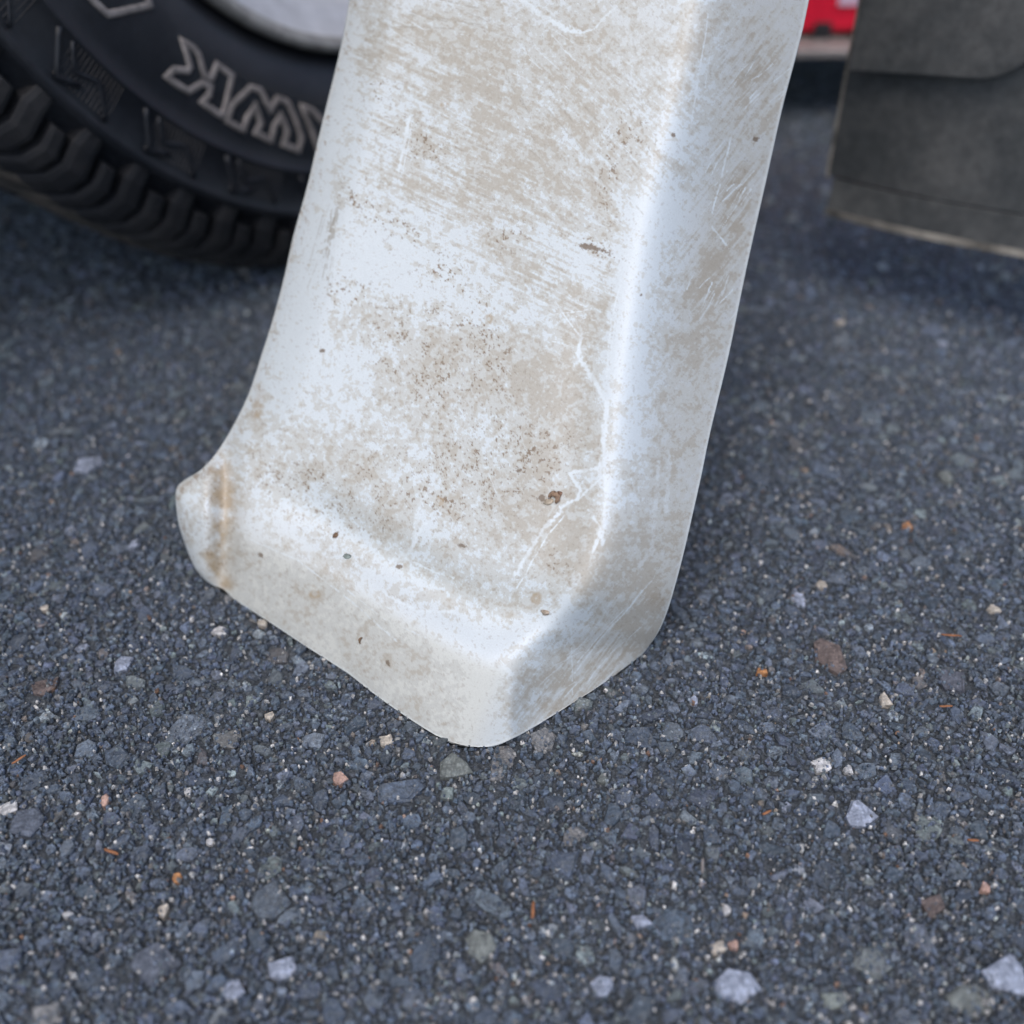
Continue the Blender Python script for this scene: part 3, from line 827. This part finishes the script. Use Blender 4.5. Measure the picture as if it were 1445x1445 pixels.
curl(514, 905, .0015, .0004, (0.20, 0.13, 0.08), 5, 'thin curved brown crumb on the lower wall of the white panel', 1.9, -.9)
crumb(770, 864, .0010, (0.40, 0.33, 0.26), 6, 'flat tan crumb in the lower right corner hollow of the white panel', 2.0, .2)

# ------------------------------------------------------------------ truck: wheel, flap, body
WC = np.array([-.1671, .8035, .3598 - .0166]); YAW = .9076; TR = .3598
NV = np.array([math.sin(YAW), -math.cos(YAW), 0]); UV_ = np.array([math.cos(YAW), math.sin(YAW), 0])
truck = empty('parked_truck', (WC[0], WC[1], 0))
tag(truck, 'parked truck showing one white lettered all terrain tyre and a dusty black mud flap', 'truck')
T0 = np.array([WC[0], WC[1], 0])
def tp(th, r, off, flat=True):
    th = np.asarray(th, float); r = np.asarray(r, float); off = np.asarray(off, float)
    P = WC + NV * off[..., None] + (UV_ * np.cos(th)[..., None] + np.array([0, 0, 1]) * np.sin(th)[..., None]) * r[..., None]
    P[..., 2] = np.maximum(P[..., 2], 0.0012)
    return P - T0
carc = [(.2145, .098), (.2205, .106), (.2250, .112), (.2310, .119), (.2450, .1245), (.2620, .1275), (.2770, .1285), (.2870, .1285), (.2875, .1297), (.2890, .1297), (.2895, .1285), (.3010, .1287), (.3115, .1277),
        (.3130, .1297), (.3165, .1297), (.3180, .1262), (.3210, .1205), (.3340, .1120), (.3440, .1010), (.3500, .0850), (.3500, .03), (.3500, -.03), (.3500, -.085), (.344, -.101), (.31, -.127), (.275, -.1245), (.24, -.11), (.2145, -.098)]
pr = np.array(carc)
NT = 360
th = np.linspace(0, 2 * PI, NT, endpoint=False)
V = tp(np.repeat(th[None], len(pr), 0), np.repeat(pr[:, :1], NT, 1), np.repeat(pr[:, 1:], NT, 1)).reshape(-1, 3)
tyre = mesh_q('tyre', V, grid_quads(len(pr), NT, 0, True), M_TYRE, truck, True)

lug_prof = np.array([(.3180, .1275), (.328, .1262), (.340, .1215), (.350, .1135), (.3570, .1025), (.3602, .0880), (.3606, .070), (.3606, .048)])
def lug(th0, half, skew, short):
    """one shoulder block: thick shell following the shoulder, with slanted zigzag flanks"""
    pf = lug_prof if not short else lug_prof[1:]
    m = len(pf)
    s = np.linspace(0, 1, m)
    zig = R(0.95) * np.array([0, 0, 1, 1, 0, -1, -1, 0])[-m:]
    cen = th0 + skew * (s - .3) + zig * 0.9
    hw = half * np.interp(s, [0, .12, 1], [.85, 1, 1.02])
    nk = 5
    V = []
    for layer in (0, 1):
        for a in range(m):
            r0, o0 = pf[a]
            tx, ty = (pf[min(a + 1, m - 1)] - pf[max(a - 1, 0)]); L = math.hypot(tx, ty); nr, no = -ty / L, tx / L
            if nr * 1 + no * 1 < 0: nr, no = -nr, -no
            d = 0.0125 if layer else 0.0
            for k in range(nk):
                f = -1 + 2 * k / (nk - 1)
                hh = hw[a] * (1.0 if layer else .93)
                dd = d + (.0012 if abs(f) == 1 and not layer else 0)
                V.append(tp(np.array([cen[a] + f * hh]), np.array([r0 - nr * dd]), np.array([o0 - no * dd]))[0])
    V = np.array(V)
    F = [tuple(q) for q in grid_quads(m, nk)]
    base = m * nk
    global LUG_TOP
    LUG_TOP = (m - 4) * (nk - 1)
    for a in range(m - 1):
        F.append((a * nk, (a + 1) * nk, base + (a + 1) * nk, base + a * nk))
        F.append(((a + 1) * nk + nk - 1, a * nk + nk - 1, base + a * nk + nk - 1, base + (a + 1) * nk + nk - 1))
    for k in range(nk - 1):
        F.append((k + 1, k, base + k, base + k + 1)); F.append(((m - 1) * nk + k, (m - 1) * nk + k + 1, base + (m - 1) * nk + k + 1, base + (m - 1) * nk + k))
    return V, F
NP = 30
for i in range(NP):
    for jx in (0, 1, 2, 3):
        t0 = R(213.0) + 2 * PI * (i + (0, .235, .5, .74)[jx]) / NP + R(1.2)
        V, F = lug(t0 + R(rng.normal(0, .12)), rng.uniform(.9, 1.04) * R((1.33, 1.17, 1.40, 1.10)[jx]), R(-.6), jx in (1, 3))
        o = obj_bm('tread_block', V, F, M_TREAD, tyre, False, bevel=.0005, segs=1)
        o.data.polygons.foreach_set('use_smooth', [False] * len(o.data.polygons))
        o.modifiers['bevel'].harden_normals = False
        o.data.materials.append(M_DUST)
        o.data.polygons.foreach_set('material_index', [1 if LUG_TOP <= k < LUG_TOP + 12 else 0 for k in range(len(o.data.polygons))])
# centre tread ribs (hardly seen): joined
V = []; F = []
for i in range(70):
    for row, (oa, ob, sh) in enumerate([(.008, .040, 0), (-.034, .002, .5), (-.082, -.042, .2)]):
        t0 = 2 * PI * (i + sh) / 70
        b = len(V)
        for rr in (.349, .3606):
            for oo, tt in ((oa, -.03), (ob, -.024), (ob, .03), (oa, .024)):
                V.append(tp(np.array([t0 + tt * 1.15 + (oo - oa) * .5]), np.array([rr]), np.array([oo]))[0])
        F += [(b + 4, b + 5, b + 6, b + 7)] + [(b + k, b + (k + 1) % 4, b + 4 + (k + 1) % 4, b + 4 + k) for k in range(4)]
tag(obj_bm('centre_tread', V, F, M_TREAD, tyre), kind='stuff')

# raised relief on the sidewall: strips following polylines in (theta deg, radius)
def off_at(r):
    rr = pr[:16, 0]; return np.interp(r, rr, pr[:16, 1])
def strip(name, pts, wd, ht, mat, closed=False, parent=tyre, dense=True):
    P = [np.array(p, float) for p in pts]
    if closed: P = P + [P[0]]
    Q_ = []
    for a, b in zip(P[:-1], P[1:]):
        n_ = max(1, int(np.hypot((b[0] - a[0]) * R(1) * .27, b[1] - a[1]) / .004)) if dense else 1
        for k in range(n_): Q_.append(a + (b - a) * k / n_)
    if not closed: Q_.append(P[-1])
    Q_ = np.array(Q_); n = len(Q_)
    xy = np.stack([Q_[:, 0] * R(1) * Q_[:, 1].mean(), Q_[:, 1]], -1)
    prv = np.roll(xy, 1, 0) if closed else np.vstack([xy[:1] * 2 - xy[1:2], xy[:-1]])
    nxt = np.roll(xy, -1, 0) if closed else np.vstack([xy[1:], xy[-1:] * 2 - xy[-2:-1]])
    d1 = xy - prv; d2 = nxt - xy
    d1 /= np.linalg.norm(d1, axis=1, keepdims=True) + 1e-12; d2 /= np.linalg.norm(d2, axis=1, keepdims=True) + 1e-12
    n1_ = np.stack([-d1[:, 1], d1[:, 0]], -1); n2_ = np.stack([-d2[:, 1], d2[:, 0]], -1)
    nn = n1_ + n2_; nn /= np.linalg.norm(nn, axis=1, keepdims=True) + 1e-12
    sc_ = 1 / np.clip((nn * n1_).sum(1), .6, 1)
    nn = nn * sc_[:, None]
    sec = [(-1, -.4), (-.75, .75), (-.3, 1), (.3, 1), (.75, .75), (1, -.4)]
    Vv = []
    for o_, h_ in sec:
        q = xy + nn * o_ * wd / 2
        tt = q[:, 0] / Q_[:, 1].mean(); rr = q[:, 1]
        Vv.append(tp(tt, rr, off_at(rr) + ht * h_))
    V_ = np.array(Vv).transpose(1, 0, 2).reshape(-1, 3)
    F_ = []
    for a in range(n if closed else n - 1):
        b = (a + 1) % n
        for k in range(5): F_.append((a * 6 + k, b * 6 + k, b * 6 + k + 1, a * 6 + k + 1))
    if not closed:
        F_ += [tuple(range(6)), tuple((n - 1) * 6 + k for k in range(6))[::-1]]
    return obj_bm(name, V_, F_, mat, parent, True)

def px_to_tyre(px, py, off=.122):
    """where a view ray meets the sidewall; off iterated with the profile"""
    d = unproj(np.float64(px), np.float64(py), 1.0) - np.array([0, 0, CAM_H])
    for _ in range(6):
        c0 = WC + NV * off
        t = ((c0 - np.array([0, 0, CAM_H])) @ NV) / (d @ NV)
        p = np.array([0, 0, CAM_H]) + d * t
        q = p - WC
        a, z = q @ UV_, q[2]
        r = math.hypot(a, z); off = float(off_at(r))
    return math.degrees(math.atan2(z, a)), r
def letter(name, crop, sc_=5.16, ox=200, oy=50, wd=.0042):
    pts = [px_to_tyre(ox + x / sc_, oy + y / sc_) for x, y in crop]
    pts = [(a % 360, r) for a, r in pts]
    o = strip('letter', pts, wd, .0013, M_LETTER, True)
    return o
letter('K', [(290, 35), (380, 92), (415, 140), (455, 290), (505, 315), (525, 265), (545, 212), (655, 290), (640, 370), (585, 590), (440, 485), (488, 440), (500, 372), (440, 345), (340, 408), (225, 335), (185, 300), (235, 248), (335, 258), (350, 225), (325, 130)])
letter('W', [(790, 378), (865, 400), (900, 470), (935, 545), (985, 458), (1060, 485), (1110, 590), (1165, 745), (1140, 840), (1030, 790), (1062, 700), (1010, 585), (965, 660), (942, 770), (830, 705), (868, 640), (825, 515), (765, 600), (740, 690), (620, 620), (655, 510)])
letter('A', [(1165, 515), (1240, 545), (1330, 640), (1420, 760), (1440, 860), (1400, 900), (1330, 850), (1300, 870), (1240, 700)])
letter('L', [(131, 0), (152, 20), (182, 14), (212, 7), (206, -12), (178, -40), (150, -60), (118, -52), (112, -25)], 1, 0, 0, .0042)
# shoulder decoration: V shapes and serrated band
for i in range(NP):
    a0 = math.degrees(R(213.0) + 2 * PI * i / NP)
    strip('sidewall_chevron', [(a0 - 1.6, .2905), (a0 + 1.0, .3085), (a0 + 3.2, .3045)], .0034, .0018, M_TYRE)
    strip('sidewall_chevron', [(a0 + 0.2, .2905), (a0 + 2.0, .3010), (a0 + 4.6, .2960), (a0 + 7.4, .3095)], .0022, .0014, M_TYRE)
sv = []; sf = []
for i in range(700):
    a = 2 * PI * i / 700; b = len(sv)
    if (math.degrees(a) - 213.0) % (360 / NP) > 360 / NP * .62: continue
    for rr, oo, tt in ((.2895, .0002, -.0012), (.2895, .0010, 0), (.2895, .0002, .0012), (.309, .0002, .0018), (.309, .0010, .003), (.309, .0002, .0042)):
        sv.append(tp(np.array([a + tt]), np.array([rr]), np.array([off_at(rr) + oo - .0001]))[0])
    sf += [(b, b + 1, b + 4, b + 5), (b + 1, b + 2, b + 3, b + 4)]
tag(obj_bm('sidewall_serration', sv, sf, M_TYRE, tyre), kind='stuff')
# small embossed marks between letters and rim
rr_ = np.random.default_rng(3)
for a in np.arange(232, 258, 1.25):
    h = .0045; r0 = .2435
    pts = [(a, r0), (a + .3, r0 + h)] if rr_.random() < .4 else [(a, r0), (a, r0 + h), (a + .55, r0 + h), (a + .55, r0 + h * .4)]
    strip('embossed_mark', pts, .0007, .0005, M_TYRE)

# rim
rp = np.array([(.2130, .098), (.2165, .1045), (.2165, .1105), (.2140, .1142), (.2105, .1130), (.2080, .1075), (.2065, .099), (.1990, .094), (.1960, .0885), (.1925, .086), (.1900, .080), (.186, .03), (.182, -.06), (.17, -.075), (.1, -.075)])
V = tp(np.repeat(th[None], len(rp), 0), np.repeat(rp[:, :1], NT, 1), np.repeat(rp[:, 1:], NT, 1)).reshape(-1, 3)
rim = mesh_q('wheel_rim', V, grid_quads(len(rp), NT, 0, True), M_RIM, truck, True)
fl = np.array([(.2169, .1020), (.2175, .1110), (.2148, .1152), (.2108, .1145), (.2078, .1085)])
V = tp(np.repeat(th[None], 5, 0), np.repeat(fl[:, :1], NT, 1), np.repeat(fl[:, 1:], NT, 1)).reshape(-1, 3)
mesh_q('rim_flange', V, grid_quads(5, NT, 0, True), M_RIMLIP, rim, True)
# wheel disc with openings suggested by five spokes
dv = np.array([(.188, .070), (.182, .067), (.150, .060), (.110, .052), (.070, .065), (.03, .07), (.001, .07)])
V = tp(np.repeat(th[None], len(dv), 0), np.repeat(dv[:, :1], NT, 1), np.repeat(dv[:, 1:], NT, 1)).reshape(-1, 3)
mesh_q('wheel_disc', V, grid_quads(len(dv), NT, 0, True), M_RIM, rim, True)

# mud flap (hangs behind the wheel, runs outward along the axle direction)
F0 = np.array([.2, .63, 0.0])
ND = NV; BK = UV_      # outward, backward
def fp(t, h, d):       # along the flap, height, towards the camera side
    p = F0 + ND * t - BK * d; p = p.copy(); p[2] = h
    return p - T0
def bot(t): return .058 + .055 * t
def lat(name, rows, nt_, mat, parent):
    """rows: list of functions t->(h,d) profile; closed loop lofted along t"""
    V = []; m = len(rows)
    ts = np.linspace(0, 1, nt_)
    for tt in ts:
        for f in rows: V.append(f(tt))
    F = [(a * m + k, (a + 1) * m + k, (a + 1) * m + (k + 1) % m, a * m + (k + 1) % m) for a in range(nt_ - 1) for k in range(m)]
    F += [tuple(range(m)), tuple((nt_ - 1) * m + k for k in range(m))[::-1]]
    return obj_bm(name, V, F, mat, parent, True, bevel=.0008)
FLW = .32
def wav(t, h): return .004 * math.sin(t * 14 + h * 10) + .003 * math.sin(t * 31)
fh = [.021, .06, .11, .17, .25, .36]
front_p = [lambda t, k=k: fp(t * FLW, bot(t * FLW) + k, wav(t * FLW, k) + .0025) for k in fh]
back_p = [lambda t, k=k: fp(t * FLW, bot(t * FLW) + k, wav(t * FLW, k) - .0025) for k in fh[::-1]]
flap = lat('mud_flap', front_p + back_p, 28, M_FLAP, truck)
lipr = [(.0205, .0028), (.014, .0042), (.006, .0056), (.0, .0066), (-.0022, .0050), (0, .003), (.008, .001), (.0205, -.0025)]
lat('flap_lip', [lambda t, a=a, b=b: fp(t * FLW + .004, bot(t * FLW) + a, wav(t * FLW, 0) + (b if abs(b) < .0027 else .0025 + (b - .0025) * max(.12, 1 - 3.5 * t))) for a, b in lipr], 28, M_FLAP, flap)
er = [(.0022, .0072), (-.0030, .0056), (-.0026, .0025), (.0, .0020)]
lat('worn_edge', [lambda t, a=a, b=b: fp(t * FLW + .003, bot(t * FLW) + a - .0006, wav(t * FLW, 0) + (b if b < .0027 else .0025 + (b - .0025) * max(.25, 1 - 3.5 * t))) for a, b in er], 28, M_FLAPEDGE, flap)
lat('side_edge', [lambda t, a=a, b=b: fp(a - .0022, bot(0) + .019 + t * .25, wav(0, t * .25) + b) for a, b in [(0, .0030), (.0022, .0036), (.0022, -.003), (0, -.003)]], 12, M_FLAPEDGE, flap)
# plate clamped over the upper flap, with a rounded lower corner
PW, PH0, rad = .104, .150, .032
V = []; outl = [(.003, .42), (.003, .1445)]
for k in range(9):
    a = -PI / 2 + PI / 2 * k / 8
    outl.append((PW - rad + rad * math.cos(a), .1425 + .11 * PW + rad + rad * math.sin(a)))
outl.append((PW, .42))
nO = len(outl)
for d in (.0125, .0065):
    for t, h in outl: V.append(fp(t, h, d + wav(t, .1)))
F = [tuple(range(nO))[::-1], tuple(nO + k for k in range(nO))] + [(k, (k + 1) % nO, nO + (k + 1) % nO, nO + k) for k in range(nO)]
obj_bm('flap_plate', V, F, M_FLAP, truck, True, bevel=.0018, segs=3)

# truck body round them (above and behind the frame): side panel with wheel arch, sill and underside
def wb_(a, o, z):     # along the truck, outward, up
    return (WC + UV_ * a + NV * o)[:2].tolist() + [z]
def wbl(a, o, z):
    p = WC + UV_ * a + NV * o; return (p[0] - T0[0], p[1] - T0[1], z)
arch = [(.46 * math.cos(t), WC[2] + .02 + .46 * math.sin(t)) for t in np.linspace(PI, 0, 15)]
ol = [(-1.1, .46)] + [(a, max(z, .46)) for a, z in arch] + [(2.6, .46), (2.6, .98), (-1.1, .98)]
V = [wbl(a, .16, z) for a, z in ol] + [wbl(a, .12, z) for a, z in ol]
n = len(ol)
F = [tuple(range(n)), tuple(n + k for k in range(n))[::-1]] + [((k + 1) % n, k, n + k, n + (k + 1) % n) for k in range(n)]
obj_bm('body_side', V, F, M_BODY, truck)
def tbox(name, a0, a1, o0, o1, z0, z1, mat, bev=0): return box(name, (a0, o0, z0), (a1, o1, z1), mat, truck, bev, wbl)
tbox('underbody', -1.1, 2.6, -1.35, .118, .47, .56, M_UNDER)
tbox('far_side', -1.1, 2.6, -1.40, -1.352, .45, .98, M_BODY)
tbox('bonnet', -1.1, 2.6, -1.40, .16, .982, 1.02, M_BODY)
tbox('axle_beam', -.05, .05, -1.0, -.09, .30, .38, M_UNDER, .01)

# ------------------------------------------------------------------ red case on a low shelf beyond
tray = empty('low_tray', (.30, .99, 0))
tag(tray, 'low pale grey tray on short dark feet under the red case', 'tray')
T1 = Vector((.30, .99, 0))
def tb(name, lo, hi, mat, par, b=0):
    return box(name, lo, hi, mat, par, b)
tb('tray_deck', (-.22, -.045, .0555), (.16, .17, .0645), M_BOARD, tray, .003)
for x in (-.19, .12):
    for y in (.0, .13): tb('foot', (x, y, 0.001), (x + .03, y + .025, .0548), M_BLACK, tray, .002)
case = empty('tool_case', (.28, 1.02, .0647))
tag(case, 'red plastic case with pale label and notched black lower rim', 'tool case')
tb('case_body', (-.13, -.045, .004), (.10, .10, .15), M_RED, case, .006)
tb('base_rim', (-.126, -.040, .0), (.096, .096, .0038), M_BLACK, case, .002)
for k, (x, w_, h_) in enumerate([(-.10, .02, .012), (-.055, .018, .010), (-.012, .016, .017), (.022, .012, .009), (.048, .014, .012), (.075, .014, .010)]):
    tb('notch', (x, -.0475, .0), (x + w_, -.0452, .002 + h_ * .7), M_BLACK, case, .001)
tb('case_label', (.005, -.0478, .0275), (.06, -.0452, .055), M_LABEL, case, .001)
tb('handle', (-.06, .02, .158), (.04, .035, .172), M_BLACK, case, .004)
tb('handle_post', (-.06, .02, .15), (-.048, .035, .1578), M_BLACK, case, .001)
tb('handle_post', (.028, .02, .15), (.04, .035, .1578), M_BLACK, case, .001)
